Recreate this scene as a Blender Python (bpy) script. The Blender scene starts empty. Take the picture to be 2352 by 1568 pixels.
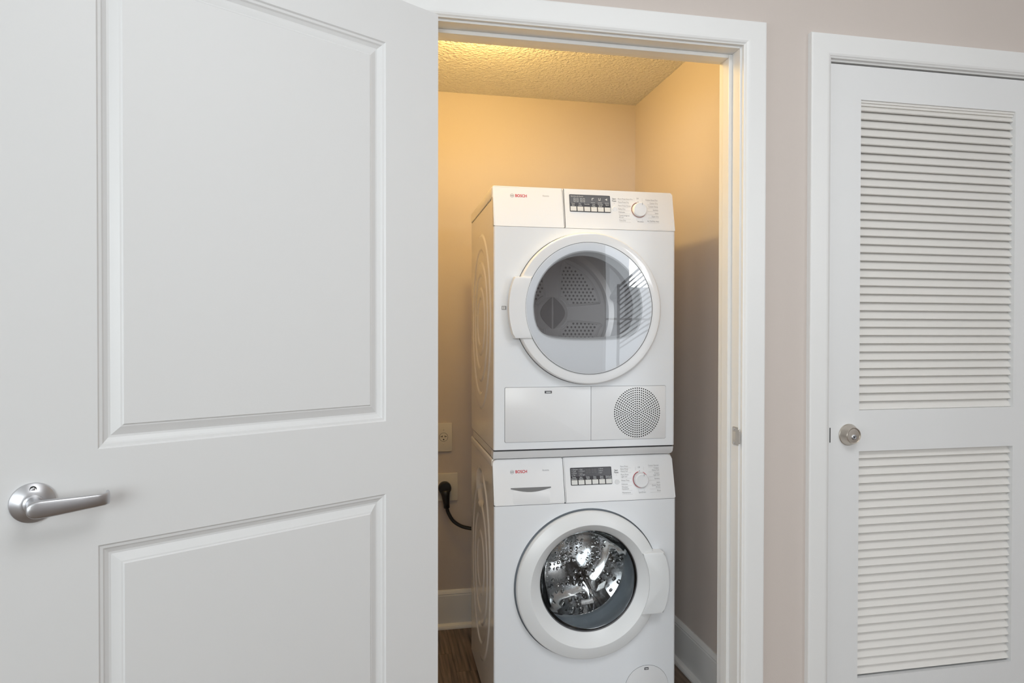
import bpy, bmesh, math, random
from mathutils import Vector, Matrix
random.seed(4)
R = math.radians
C = bpy.context.scene.collection

# ------------------------------------------------------------------ camera, light, exposure
CAM = Vector((0, -1.7569, 1.2303))
YAW, PITCH, ROLL, FPX = R(11.2867), R(-0.5813), R(0.0877), 1562.05
cd = bpy.data.cameras.new('camera'); cam = bpy.data.objects.new('camera', cd); C.objects.link(cam)
cd.sensor_width = 36; cd.lens = FPX * 36 / 2352; cd.clip_start = .05; cd.clip_end = 60
fw = Vector((math.sin(YAW) * math.cos(PITCH), math.cos(YAW) * math.cos(PITCH), math.sin(PITCH)))
rt = Vector((math.cos(YAW), -math.sin(YAW), 0)); up = rt.cross(fw)
rt2 = rt * math.cos(ROLL) + up * math.sin(ROLL); up2 = up * math.cos(ROLL) - rt * math.sin(ROLL)
cam.matrix_world = Matrix(((rt2.x, up2.x, -fw.x, CAM.x), (rt2.y, up2.y, -fw.y, CAM.y), (rt2.z, up2.z, -fw.z, CAM.z), (0, 0, 0, 1)))
sc = bpy.context.scene; sc.camera = cam
sc.view_settings.view_transform = 'Standard'; sc.view_settings.look = 'None'
sc.view_settings.gamma = 1; sc.view_settings.use_curve_mapping = False
sc.view_settings.exposure = -0.08

w = bpy.data.worlds.new('sky'); sc.world = w; w.use_nodes = True
w.node_tree.nodes['Background'].inputs[0].default_value = (.90, .94, 1, 1)
w.node_tree.nodes['Background'].inputs[1].default_value = 1.7

def area(name, loc, aim, sx, sy, power, col):
    l = bpy.data.lights.new(name, 'AREA'); l.shape = 'RECTANGLE'; l.size = sx; l.size_y = sy
    l.energy = power; l.color = col
    o = bpy.data.objects.new(name, l); C.objects.link(o); o.location = loc
    o.rotation_euler = Vector(aim).to_track_quat('-Z', 'Y').to_euler(); return o
# daylight through left and far right windows, plus added rear and ceiling fills
area('rear_fill_light', (-1.25, -4.60, 1.7), (0, 1, 0), 2.0, 1.6, 84, (.93, .985, 1))  # added soft frontal fill from behind the camera, no known window
area('window_daylight_left', (-2.60, -2.2, 1.6), (1, 0, 0), 2.2, 1.5, 10, (.95, .99, 1))
area('window_daylight_far_right', (3.45, -4.62, 2.22), (0, 1, 0), 1.3, .75, 60, (.97, .98, 1))
area('ceiling_fill_light', (.85, -1.7, 2.68), (0, 0, -1), 1.2, 1.0, 23, (.955, .985, 1))  # unseen overhead fill added to brighten doors and appliances, no known fixture
l = bpy.data.lights.new('closet_bulb', 'POINT'); l.energy = 12.2; l.color = (1, .675, .22); l.shadow_soft_size = .045
bulb = bpy.data.objects.new('closet_bulb', l); C.objects.link(bulb); bulb.location = (.352, .385, 2.165)

# ------------------------------------------------------------------ materials
def mat(name, col, rough=.5, metal=0, spec=.5, coat=0, bump=None, aniso=0, bd=.002):
    m = bpy.data.materials.new(name); m.use_nodes = True
    n = m.node_tree.nodes; b = n['Principled BSDF']
    b.inputs['Base Color'].default_value = (*col, 1); b.inputs['Roughness'].default_value = rough
    b.inputs['Metallic'].default_value = metal; b.inputs['Specular IOR Level'].default_value = spec
    if coat: b.inputs['Coat Weight'].default_value = coat; b.inputs['Coat Roughness'].default_value = .03
    if aniso: b.inputs['Anisotropic'].default_value = aniso
    if bump:
        sc_, st, det = bump
        t = n.new('ShaderNodeTexNoise'); t.inputs['Scale'].default_value = sc_; t.inputs['Detail'].default_value = det
        g = n.new('ShaderNodeTexCoord'); m.node_tree.links.new(g.outputs['Object'], t.inputs['Vector'])
        u = n.new('ShaderNodeBump'); u.inputs['Strength'].default_value = st; u.inputs['Distance'].default_value = bd
        m.node_tree.links.new(t.outputs['Fac'], u.inputs['Height']); m.node_tree.links.new(u.outputs['Normal'], b.inputs['Normal'])
    return m
M_wall = mat('wall_paint', (.63, .56, .517), .75, spec=.3, bump=(260, .12, 3))
M_ceil = mat('ceiling_texture', (.80, .78, .75), .9, spec=.2, bump=(85, 1.0, 3), bd=.012)
M_trim = mat('trim_paint', (.83, .825, .815), .38, bump=(120, .03, 2))
M_door = mat('door_paint', (.80, .80, .80), .42, bump=(180, .05, 3))
M_slat = mat('slat_paint', (.80, .775, .74), .45, bump=(120, .05, 2))
M_white = mat('appliance_enamel', (.86, .885, .92), .42)
M_plast = mat('appliance_plastic', (.86, .87, .89), .30)
M_ringp = mat('door_ring_plastic', (.83, .85, .865), .30)
M_gloss = mat('gloss_white_plastic', (.86, .87, .89), .06)
M_kit = mat('satin_tray', (.80, .81, .83), .35)
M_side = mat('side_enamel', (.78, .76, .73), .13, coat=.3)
M_gap = mat('dark_gap', (.045, .045, .05), .6)
M_gap2 = mat('mid_gap', (.16, .16, .17), .6)
M_disp = mat('display_grey', (.085, .085, .095), .25)
M_black = mat('display_black', (.018, .016, .022), .3)
M_btn = mat('button_white', (.78, .78, .76), .35)
M_print = mat('grey_print', (.34, .34, .35), .6)
M_print2 = mat('dark_print', (.09, .09, .10), .6)
M_lite = mat('display_print', (.62, .64, .66), .5)
M_red = mat('red_print', (.62, .015, .03), .5)
M_nickel = mat('satin_nickel', (.60, .60, .62), .36, metal=1)
M_nickel2 = mat('brushed_nickel_warm', (.60, .55, .49), .34, metal=1)
M_steel = mat('drum_steel', (.95, .95, .97), .17, metal=1)
M_gask = mat('gasket_rubber', (.34, .385, .44), .3)
M_drum = mat('dryer_drum', (.88, .87, .87), .35, metal=.2)
M_drumb = mat('dryer_drum_back', (.9, .9, .92), .45)
M_hole = mat('vent_hole', (.012, .011, .012), .7)
M_bezel = mat('bezel_grey', (.74, .75, .76), .3)
M_ivory = mat('outlet_plastic', (.80, .75, .66), .35)
M_cord = mat('black_rubber', (.012, .012, .013), .38)
M_screw = mat('painted_screw', (.68, .62, .54), .3, metal=.4)
M_dark = mat('dark_metal', (.05, .05, .05), .4)
M_railm = mat('black_railing', (.02, .02, .02), .4)
M_concrete = mat('outside_concrete', (.45, .45, .45), .8)

def thin_glass(name, tint, ior=1.45, boost=1.0):
    m = bpy.data.materials.new(name); m.use_nodes = True; nt = m.node_tree; n = nt.nodes
    for x in list(n):
        if x.type != 'OUTPUT_MATERIAL': n.remove(x)
    out = [x for x in n if x.type == 'OUTPUT_MATERIAL'][0]
    f = n.new('ShaderNodeFresnel'); f.inputs['IOR'].default_value = ior
    k = n.new('ShaderNodeMath'); k.operation = 'MULTIPLY'; k.inputs[1].default_value = boost; k.use_clamp = True
    t = n.new('ShaderNodeBsdfTransparent'); t.inputs[0].default_value = (*tint, 1)
    g = n.new('ShaderNodeBsdfGlossy'); g.inputs['Roughness'].default_value = 0.0
    g.inputs['Color'].default_value = (1, 1, 1, 1)
    x = n.new('ShaderNodeMixShader'); L = nt.links
    L.new(f.outputs[0], k.inputs[0]); L.new(k.outputs[0], x.inputs[0]); L.new(t.outputs[0], x.inputs[1]); L.new(g.outputs[0], x.inputs[2])
    L.new(x.outputs[0], out.inputs[0]); return m
M_cover = thin_glass('clear_cover', (.95, .95, .955), 1.5, 2.6)
M_tint = thin_glass('smoky_window', (.90, .89, .89), 1.45, 1.5)
M_pane = thin_glass('window_pane', (.95, .97, .97), 1.45, 1.0)
M_bowl = mat('bowl_glass', (.93, .95, .95), 0.0, spec=.5)
M_bowl.node_tree.nodes['Principled BSDF'].inputs['Transmission Weight'].default_value = 1
M_bowl.node_tree.nodes['Principled BSDF'].inputs['IOR'].default_value = 1.46

def wood():
    m = bpy.data.materials.new('vinyl_plank'); m.use_nodes = True; nt = m.node_tree; n = nt.nodes; b = n['Principled BSDF']; L = nt.links
    tc = n.new('ShaderNodeTexCoord'); oi = n.new('ShaderNodeObjectInfo')
    mp = n.new('ShaderNodeMapping'); mp.inputs['Scale'].default_value = (30, 2.0, 30)
    va = n.new('ShaderNodeVectorMath'); va.operation = 'ADD'
    cx = n.new('ShaderNodeCombineXYZ'); mul = n.new('ShaderNodeMath'); mul.operation = 'MULTIPLY'; mul.inputs[1].default_value = 37
    L.new(oi.outputs['Random'], mul.inputs[0]); L.new(mul.outputs[0], cx.inputs[0]); L.new(mul.outputs[0], cx.inputs[1])
    L.new(tc.outputs['Object'], va.inputs[0]); L.new(cx.outputs[0], va.inputs[1]); L.new(va.outputs[0], mp.inputs['Vector'])
    t = n.new('ShaderNodeTexNoise'); t.inputs['Scale'].default_value = 1.6; t.inputs['Detail'].default_value = 8; t.inputs['Distortion'].default_value = 1.6
    L.new(mp.outputs[0], t.inputs['Vector'])
    wv = n.new('ShaderNodeTexWave'); wv.bands_direction = 'X'; wv.inputs['Scale'].default_value = .55; wv.inputs['Distortion'].default_value = 9; wv.inputs['Detail'].default_value = 3
    L.new(mp.outputs[0], wv.inputs['Vector'])
    mx = n.new('ShaderNodeMix'); mx.inputs[0].default_value = .16; L.new(t.outputs['Fac'], mx.inputs[2]); L.new(wv.outputs['Fac'], mx.inputs[3])
    cr = n.new('ShaderNodeValToRGB'); cr.color_ramp.elements[0].position = .25; cr.color_ramp.elements[0].color = (.050, .032, .022, 1)
    cr.color_ramp.elements[1].position = .75; cr.color_ramp.elements[1].color = (.27, .195, .14, 1)
    L.new(mx.outputs[0], cr.inputs[0]); L.new(cr.outputs[0], b.inputs['Base Color']); b.inputs['Roughness'].default_value = .45
    bp = n.new('ShaderNodeBump'); bp.inputs['Strength'].default_value = .25; bp.inputs['Distance'].default_value = .001
    L.new(mx.outputs[0], bp.inputs['Height']); L.new(bp.outputs[0], b.inputs['Normal']); return m
M_wood = wood()

def dimple(m, scale, strength, dist):
    nt = m.node_tree; n = nt.nodes; L = nt.links
    tc = n.new('ShaderNodeTexCoord'); v = n.new('ShaderNodeTexVoronoi'); v.inputs['Scale'].default_value = scale; v.inputs['Randomness'].default_value = .25
    L.new(tc.outputs['Object'], v.inputs['Vector'])
    r = n.new('ShaderNodeMapRange'); r.inputs['From Min'].default_value = .12; r.inputs['From Max'].default_value = .42; r.interpolation_type = 'SMOOTHSTEP'
    L.new(v.outputs['Distance'], r.inputs['Value'])
    b = n.new('ShaderNodeBump'); b.inputs['Strength'].default_value = strength; b.inputs['Distance'].default_value = dist
    L.new(r.outputs[0], b.inputs['Height']); L.new(b.outputs[0], n['Principled BSDF'].inputs['Normal'])
dimple(M_steel, 40, 1.0, .006)

# ------------------------------------------------------------------ helpers
def link(name, me, m, parent=None, smooth=False, org=(0, 0, 0)):
    if any(org):
        me.transform(Matrix.Translation(-Vector(org)))
    o = bpy.data.objects.new(name, me); C.objects.link(o)
    if m: me.materials.append(m)
    if smooth:
        for p in me.polygons: p.use_smooth = True
    if parent: o.parent = parent
    return o
def fin(bm, name):
    bmesh.ops.recalc_face_normals(bm, faces=bm.faces)
    me = bpy.data.meshes.new(name); bm.to_mesh(me); bm.free(); return me
def empty(name, loc, rz=0, **k):
    o = bpy.data.objects.new(name, None); C.objects.link(o); o.location = loc; o.rotation_euler = (0, 0, rz); o.empty_display_size = .05
    for a, v in k.items(): o[a] = v
    return o
def boxbm(bm, x0, x1, y0, y1, z0, z1, bev=0):
    b2 = bmesh.new()
    vs = [b2.verts.new((x, y, z)) for x in (x0, x1) for y in (y0, y1) for z in (z0, z1)]
    for f in ((0, 1, 3, 2), (4, 6, 7, 5), (0, 4, 5, 1), (2, 3, 7, 6), (0, 2, 6, 4), (1, 5, 7, 3)): b2.faces.new([vs[i] for i in f])
    if bev: bmesh.ops.bevel(b2, geom=b2.edges[:], offset=bev, segments=2, affect='EDGES', profile=.6)
    me = bpy.data.meshes.new('t'); b2.to_mesh(me); b2.free(); bm.from_mesh(me); bpy.data.meshes.remove(me)
def box(name, x0, x1, y0, y1, z0, z1, m, parent=None, bev=0, org=(0, 0, 0)):
    bm = bmesh.new(); boxbm(bm, x0, x1, y0, y1, z0, z1, bev); return link(name, fin(bm, name), m, parent, org=org)
def boxes(name, lst, m, parent=None, bev=0, org=(0, 0, 0)):
    bm = bmesh.new()
    for b in lst: boxbm(bm, *b, bev)
    return link(name, fin(bm, name), m, parent, org=org)
def rrect(u0, u1, z0, z1, r, seg=5, rs=None):
    """rounded rectangle, radii rs = (bl, br, tr, tl)"""
    rs = rs or (r, r, r, r); P = []
    for (cx, cz, a0, q) in ((u0, z0, 180, rs[0]), (u1, z0, 270, rs[1]), (u1, z1, 0, rs[2]), (u0, z1, 90, rs[3])):
        if q <= 0: P.append((cx, cz)); continue
        ox = cx + (q if cx == u0 else -q); oz = cz + (q if cz == z0 else -q)
        for i in range(seg + 1):
            a = R(a0 + 90 * i / seg); P.append((ox + q * math.cos(a), oz + q * math.sin(a)))
    return P
def plate(name, poly, y0, y1, m, parent=None, bev=0, shear=None, org=(0, 0, 0), smooth=False, seg=2):
    """polygon in (x, z) extruded from y0 (front) to y1 (back); shear=(zref, slope) leans it"""
    bm = bmesh.new(); n = len(poly)
    f = [bm.verts.new((u, y0, z)) for u, z in poly]; b = [bm.verts.new((u, y1, z)) for u, z in poly]
    ff = bm.faces.new(f); bm.faces.new(b[::-1])
    for i in range(n): bm.faces.new((f[i], b[i], b[(i + 1) % n], f[(i + 1) % n]))
    if bev: bmesh.ops.bevel(bm, geom=list(ff.edges), offset=bev, segments=seg, affect='EDGES', profile=.5)
    if shear:
        for v in bm.verts: v.co.y += (v.co.z - shear[0]) * shear[1]
    o = link(name, fin(bm, name), m, parent, org=org)
    if smooth:
        for p in o.data.polygons: p.use_smooth = True
        o.data.set_sharp_from_angle(angle=R(35))
    return o
def loft(name, rings, m, parent=None, n=96, cap0=False, cap1=False, org=(0, 0, 0), smooth=True, sharp=40, bm=None):
    """rings of (cx, cz, r, y) about the y axis"""
    own = bm is None
    if own: bm = bmesh.new()
    L = []
    for (cx, cz, r, y) in rings:
        L.append([bm.verts.new((cx + r * math.cos(2 * math.pi * i / n), y, cz + r * math.sin(2 * math.pi * i / n))) for i in range(n)])
    for a, b in zip(L, L[1:]):
        for i in range(n): bm.faces.new((a[i], a[(i + 1) % n], b[(i + 1) % n], b[i]))
    if cap0: bm.faces.new(L[0])
    if cap1: bm.faces.new(L[-1][::-1])
    if not own: return
    o = link(name, fin(bm, name), m, parent, org=org)
    if smooth:
        for p in o.data.polygons: p.use_smooth = True
        o.data.set_sharp_from_angle(angle=R(sharp))
    return o
def tube(name, pts, rad, m, parent=None, n=12, org=(0, 0, 0)):
    bm = bmesh.new(); pts = [Vector(p) for p in pts]; L = []
    rr = rad if isinstance(rad, (list, tuple)) else [rad] * len(pts)
    prev = None
    for i, p in enumerate(pts):
        d = (pts[min(i + 1, len(pts) - 1)] - pts[max(i - 1, 0)]).normalized()
        a = (prev - d * prev.dot(d)).normalized() if prev else d.orthogonal().normalized()
        prev = a; b = d.cross(a)
        L.append([bm.verts.new(p + (a * math.cos(2 * math.pi * k / n) + b * math.sin(2 * math.pi * k / n)) * rr[i]) for k in range(n)])
    for a, b in zip(L, L[1:]):
        for i in range(n): bm.faces.new((a[i], a[(i + 1) % n], b[(i + 1) % n], b[i]))
    bm.faces.new(L[0]); bm.faces.new(L[-1])
    return link(name, fin(bm, name), m, parent, smooth=True, org=org)
def spline(pts, k=8):
    out = []; P = [Vector(p) for p in pts]; P = [P[0] * 2 - P[1]] + P + [P[-1] * 2 - P[-2]]
    for i in range(1, len(P) - 2):
        a, b, c, d = P[i - 1:i + 3]
        for j in range(k):
            t = j / k
            out.append(.5 * ((2 * b) + (c - a) * t + (2 * a - 5 * b + 4 * c - d) * t * t + (3 * b - a - 3 * c + d) * t ** 3))
    out.append(P[-2]); return out
def text_mesh(items, name, m, parent, plane_y, slope=0, zref=0, org=(0, 0, 0), bold=0):
    """items: (string, size, u, z, align); laid flat on the leaning panel face, reading from -y"""
    bm = bmesh.new()
    for it_ in items:
        s, size, u, z, al = it_[:5]; xs = it_[5] if len(it_) > 5 else .86
        c = bpy.data.curves.new('t', 'FONT'); c.body = s; c.size = size; c.align_x = al; c.align_y = 'CENTER'; c.resolution_u = 3
        c.offset = bold * size
        o = bpy.data.objects.new('t', c); C.objects.link(o)
        dg = bpy.context.evaluated_depsgraph_get(); me = bpy.data.meshes.new_from_object(o.evaluated_get(dg))
        for v in me.vertices:
            x, y = v.co.x, v.co.y
            zz = z + y; v.co = (u + x * xs, plane_y + (zz - zref) * slope - .0005, zz)
        bm.from_mesh(me); bpy.data.objects.remove(o); bpy.data.curves.remove(c); bpy.data.meshes.remove(me)
    me = bpy.data.meshes.new(name); bm.to_mesh(me); bm.free()
    o = link(name, me, m, parent, org=org)
    if name in ('program_labels', 'button_labels', 'display_lettering'): o['kind'] = 'stuff'
    return o
def structure(o): o['kind'] = 'structure'; return o

# ------------------------------------------------------------------ shell
WT = .117
JR, JL, JH = 1.003, .094, 2.035           # closet opening
DL, DR, DH = 1.288, 2.043, 2.022          # louvered door opening
XR, YB, ZC = 1.1239, 1.0946, 2.2428       # closet inside: right wall, back wall, ceiling
RX0, RX1, RY0, RZ = -2.45, 4.25, -4.45, 2.72
structure(boxes('wall_front', [(RX0, JL - .02, 0, WT, 0, RZ), (JL - .02, JR + .02, 0, WT, JH + .02, RZ), (JR + .02, DL - .02, 0, WT, 0, RZ),
                     (DL - .02, DR + .02, 0, WT, DH + .02, RZ), (DR + .02, RX1, 0, WT, 0, RZ)], M_wall))
structure(box('wall_back', -.10, XR + .1, YB, YB + .1, 0, RZ, M_wall))
structure(box('wall_right', XR, XR + .1, WT, YB, 0, RZ, M_wall))
structure(box('wall_left', -.10, 0, WT, YB, 0, RZ, M_wall))
structure(box('ceiling', 0, XR, WT, YB, ZC, ZC + .05, M_ceil))
# room behind the camera
structure(boxes('wall_room_left', [(RX0 - .12, RX0, RY0, 0, 0, .55), (RX0 - .12, RX0, RY0, 0, 2.4, RZ), (RX0 - .12, RX0, RY0, -3.4, .55, 2.4), (RX0 - .12, RX0, -1.0, 0, .55, 2.4)], M_wall))
structure(box('wall_room_right', RX1, RX1 + .12, RY0, 0, 0, RZ, M_wall))
structure(boxes('wall_room_rear', [(RX0, -2.25, RY0 - .12, RY0, 0, RZ), (-2.25, -.25, RY0 - .12, RY0, 0, .9), (-2.25, -.25, RY0 - .12, RY0, 2.5, RZ), (-.25, 2.3, RY0 - .12, RY0, 0, RZ), (2.3, 4.1, RY0 - .12, RY0, 0, .1), (2.3, 4.1, RY0 - .12, RY0, 2.6, RZ), (4.1, RX1, RY0 - .12, RY0, 0, RZ)], M_wall))
structure(box('ceiling', RX0, RX1, RY0, 0, RZ, RZ + .05, mat('room_ceiling', (.82, .82, .81), .9)))
# utility closet behind the louvered door
structure(boxes('wall_utility', [(1.24, 2.2, .75, .8, 0, RZ), (1.224, 1.24, WT, .8, 0, RZ), (2.2, 2.25, WT, .8, 0, RZ), (1.24, 2.2, WT, .75, 2.35, 2.4)], M_wall))

# floor with planks
fl = structure(box('floor', RX0, RX1, RY0, 1.1, -.05, -.004, M_dark))
pm = {}
def plank(x0, x1, y0, y1):
    key = (round(x1 - x0, 3), round(y1 - y0, 3))
    if key not in pm:
        bm = bmesh.new(); boxbm(bm, 0, x1 - x0 - .0008, 0, y1 - y0 - .0008, -.004, 0); me = fin(bm, 'plank'); me.materials.append(M_wood); pm[key] = me
    o = bpy.data.objects.new('plank', pm[key]); C.objects.link(o); o.location = (x0, y0, 0); o.parent = fl
PW = .152; i = 0; x = RX0
while x < RX1 - .01:
    x1 = min(x + PW, RX1); y = RY0 - random.choice((.2, .5, .8, 1.05)); lim = 1.09 if -.01 < x1 and x < 2.2 else 0
    if abs(x - (RX0 + 18 * PW)) < .01: y = .7035 - 5 * 1.22
    while y < lim:
        a, b = max(y, RY0), min(y + 1.22, lim)
        if b - a > .02: plank(x, x1, a, b)
        y += 1.22
    x += PW

# baseboards
def base_profile(n):  # (offset out of wall, z)
    return [(0, 0), (.030, 0), (.0295, .006), (.026, .013), (.019, .018), (.0135, .0195), (.0135, .134), (.012, .138), (.0125, .142), (.0085, .150), (.004, .156), (0, .156)]
def baseboard(name, p0, p1, nrm):
    bm = bmesh.new(); P = base_profile(0); a = [bm.verts.new((p0[0] + nrm[0] * d, p0[1] + nrm[1] * d, z)) for d, z in P]
    b = [bm.verts.new((p1[0] + nrm[0] * d, p1[1] + nrm[1] * d, z)) for d, z in P]; n = len(P)
    for i in range(n): bm.faces.new((a[i], b[i], b[(i + 1) % n], a[(i + 1) % n]))
    bm.faces.new(a); bm.faces.new(b)
    return structure(link(name, fin(bm, name), M_trim))
baseboard('baseboard_back', (0, YB), (XR, YB), (0, -1))
baseboard('baseboard_right', (XR, WT), (XR, YB - .031), (-1, 0))
baseboard('baseboard_left', (0, WT), (0, YB - .031), (1, 0))
baseboard('baseboard_front', (1.0765, 0), (1.2135, 0), (0, -1))

# ------------------------------------------------------------------ casings and jambs
def casing(name, xl, xr, zt, wid=.0665, reveal=.0055):
    """U-shaped casing with mitred corners: sweep of a profile (distance from opening, projection)"""
    P = [(0, 0), (0, .011), (.003, .0125), (.006, .0155), (.011, .0175), (.016, .018), (wid - .004, .018), (wid - .001, .0172), (wid, .015), (wid, 0)]
    xl -= reveal; xr += reveal; zt += reveal
    bm = bmesh.new(); L = []
    for st in range(4):
        ring = []
        for d, o in P:
            if st == 0: c = (xl - d, -o, 0)
            elif st == 1: c = (xl - d, -o, zt + d)
            elif st == 2: c = (xr + d, -o, zt + d)
            else: c = (xr + d, -o, 0)
            ring.append(bm.verts.new(c))
        L.append(ring)
    n = len(P)
    for a, b in zip(L, L[1:]):
        for i in range(n): bm.faces.new((a[i], b[i], b[(i + 1) % n], a[(i + 1) % n]))
    bm.faces.new(L[0]); bm.faces.new(L[-1])
    return structure(link(name, fin(bm, name), M_trim))
t1 = casing('trim_1', JL, JR, JH)
boxes('door_jamb', [(JR, JR + .0195, .0, WT, 0, JH + .0195), (JL - .0195, JL, .0, WT, 0, JH + .0195), (JL, JR, .0, WT, JH, JH + .0195)], M_trim, t1, .0012)
boxes('door_stop', [(JR - .011, JR, .042, .077, 0, JH), (JL, JL + .011, .042, .077, 0, JH), (JL + .011, JR - .011, .042, .077, JH - .011, JH)], M_trim, t1, .002)
t2 = casing('trim_2', DL, DR, DH)
boxes('door_jamb', [(DR, DR + .0195, .0, WT, 0, DH + .0195), (DL - .0195, DL, .0, WT, 0, DH + .0195), (DL, DR, .0, WT, DH, DH + .0195)], M_trim, t2, .0012)
boxes('door_stop', [(DR - .011, DR, .045, .075, 0, DH), (DL, DL + .011, .045, .075, 0, DH), (DL + .011, DR - .011, .045, .075, DH - .011, DH)], M_trim, t2, .002)
# strike plate on the closet jamb: a plate in the (y, z) plane with lip, hole and two screws
def yz_plate(name, poly, x0, x1, m, parent, hole=None):
    bm = bmesh.new(); n = len(poly)
    f = [bm.verts.new((x0, y, z)) for y, z in poly]; b = [bm.verts.new((x1, y, z)) for y, z in poly]
    bm.faces.new(f); bm.faces.new(b)
    for i in range(n): bm.faces.new((f[i], b[i], b[(i + 1) % n], f[(i + 1) % n]))
    return link(name, fin(bm, name), m, parent)
sp = yz_plate('strike_plate', rrect(-.002, .030, .9170, .9690, .005), JR - .0016, JR, M_nickel2, t1)
yz_plate('strike_lip', rrect(-.008, .000, .9230, .9630, .003), JR - .0022, JR + .001, M_nickel2, t1)
yz_plate('latch_hole', rrect(.012, .026, .931, .955, .002), JR - .0020, JR - .0015, mat('latch_hole', (.55, .52, .48), .6), t1)
for z in (.9235, .9625):
    yz_plate('screw', [(.0195 + .0033 * math.cos(k * math.pi / 5), z + .0033 * math.sin(k * math.pi / 5)) for k in range(10)], JR - .0023, JR - .0015, M_nickel, t1)

# ------------------------------------------------------------------ open panelled door (door_1)
HX, HY, DA = .1522, -.0447, R(180 - 149.2205)
d1 = empty('door_1', (HX, HY, 0), DA, kind='structure')
W1 = .905; DB, DT = .010, 2.030
PT = (.151, .744)
PAN = [(1.0247, 1.9175), (.205, .8528)]
def door_leaf():
    """molded door face with two sunk panels, x = -t; profile of each panel as inset rings"""
    prof = [(0, 0), (.003, .0028), (.008, .0036), (.011, .0065), (.018, .0100), (.022, .0103), (.037, .0035), (.0395, .0032), (.042, .0008)]
    bm = bmesh.new()
    xs = [-W1, -PT[1], -PT[0], 0]; zs = [DB, PAN[1][0], PAN[1][1], PAN[0][0], PAN[0][1], DT]
    g = [[bm.verts.new((x, 0, z)) for z in zs] for x in xs]
    for i in range(3):
        for j in range(5):
            if i == 1 and j in (1, 3): continue
            bm.faces.new((g[i][j], g[i + 1][j], g[i + 1][j + 1], g[i][j + 1]))
    for j in (1, 3):
        prev = [g[1][j], g[2][j], g[2][j + 1], g[1][j + 1]]
        x0, x1, z0, z1 = xs[1], xs[2], zs[j], zs[j + 1]
        for d, y in prof[1:]:
            cur = [bm.verts.new(c) for c in ((x0 + d, y, z0 + d), (x1 - d, y, z0 + d), (x1 - d, y, z1 - d), (x0 + d, y, z1 - d))]
            for k in range(4): bm.faces.new((prev[k], prev[(k + 1) % 4], cur[(k + 1) % 4], cur[k]))
            prev = cur
        bm.faces.new(prev)
    # edges and back
    T = .035
    b = [bm.verts.new((x, T, z)) for x, z in ((-W1, DB), (0, DB), (0, DT), (-W1, DT))]
    bm.faces.new(b)
    bot = [g[i][0] for i in range(4)]; top = [g[i][5] for i in range(4)]; lef = g[0]; rig = g[3]
    bm.faces.new(bot + [b[1], b[0]]); bm.faces.new(top + [b[2], b[3]]); bm.faces.new(lef + [b[3], b[0]]); bm.faces.new(rig + [b[2], b[1]])
    return link('door_leaf', fin(bm, 'door_leaf'), M_door, d1)
door_leaf()
for z in (.25, 1.05, 1.85):
    tube('hinge', [(.010, .040, z - .045), (.010, .040, z + .045)], .0065, M_nickel, d1)
# lever handle: rosette + neck + lever
RC = (-.8405, .9455)
lh = empty('lever_handle', (RC[0], 0, RC[1])); lh.parent = d1
def lathe_local(name, prof, m, parent, n=64):   # prof (r, y)
    return loft(name, [(0, 0, r, y) for r, y in prof], m, parent, n=n, cap1=True, sharp=30)
lathe_local('rosette', [(.0335, 0), (.0338, -.003), (.033, -.0055), (.022, -.0135), (.0160, -.0155)], M_nickel, lh)
lathe_local('neck', [(.0158, -.013), (.0152, -.018), (.0125, -.019), (.0115, -.048), (.0105, -.052)], M_nickel, lh, 40)
def lever():
    # centre line in (x, y), section half height h(z) and half thickness
    st = [(-.0150, -.056, .0040, .0042), (-.0142, -.056, .0072, .005), (-.0120, -.056, .0102, .0056), (-.0085, -.0562, .0128, .006), (-.003, -.0566, .0146, .0062), (.004, -.057, .0150, .0062), (.030, -.0575, .0138, .006), (.060, -.0575, .0120, .0055),
          (.085, -.0570, .0108, .005), (.096, -.0555, .0104, .0045), (.101, -.051, .0106, .004), (.1035, -.044, .0112, .0035), (.1042, -.038, .0118, .003)]
    bm = bmesh.new(); L = []; n = 16
    for i, (x, y, h, t) in enumerate(st):
        a = st[max(i - 1, 0)]; c = st[min(i + 1, len(st) - 1)]
        d = Vector((c[0] - a[0], c[1] - a[1], 0)).normalized(); nn = Vector((-d.y, d.x, 0))
        ring = []
        for k in range(n):
            q = 2 * math.pi * k / n; cu, su = math.cos(q), math.sin(q)
            e = .55
            px = math.copysign(abs(cu) ** e, cu) * t; pz = math.copysign(abs(su) ** e, su) * h
            zc = -.0016 + .0022 * max(0, x) / .1
            ring.append(bm.verts.new(Vector((x, y, zc + pz)) + nn * px))
        L.append(ring)
    for a, b in zip(L, L[1:]):
        for i in range(n): bm.faces.new((a[i], a[(i + 1) % n], b[(i + 1) % n], b[i]))
    bm.faces.new(L[0]); bm.faces.new(L[-1])
    o = link('lever', fin(bm, 'lever'), M_nickel, lh, smooth=True); o.data.set_sharp_from_angle(angle=R(45))
lever()
loft('screw', [(0, .0245, .0050, -.009), (0, .0245, .0050, -.0125), (0, .0245, .0044, -.0126), (0, .0245, .0044, -.0105)], M_dark, lh, n=20, cap1=True)
loft('screw', [(0, .0245, .0032, -.009), (0, .0245, .0030, -.0128), (0, .0245, .0018, -.0135)], M_nickel, lh, n=16, cap1=True)
loft('screw', [(-.001, -.0175, .0050, -.009), (-.001, -.0175, .0050, -.0152), (-.001, -.0175, .004, -.0153), (-.001, -.0175, .004, -.012)], M_dark, lh, n=20, cap1=True)

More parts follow.
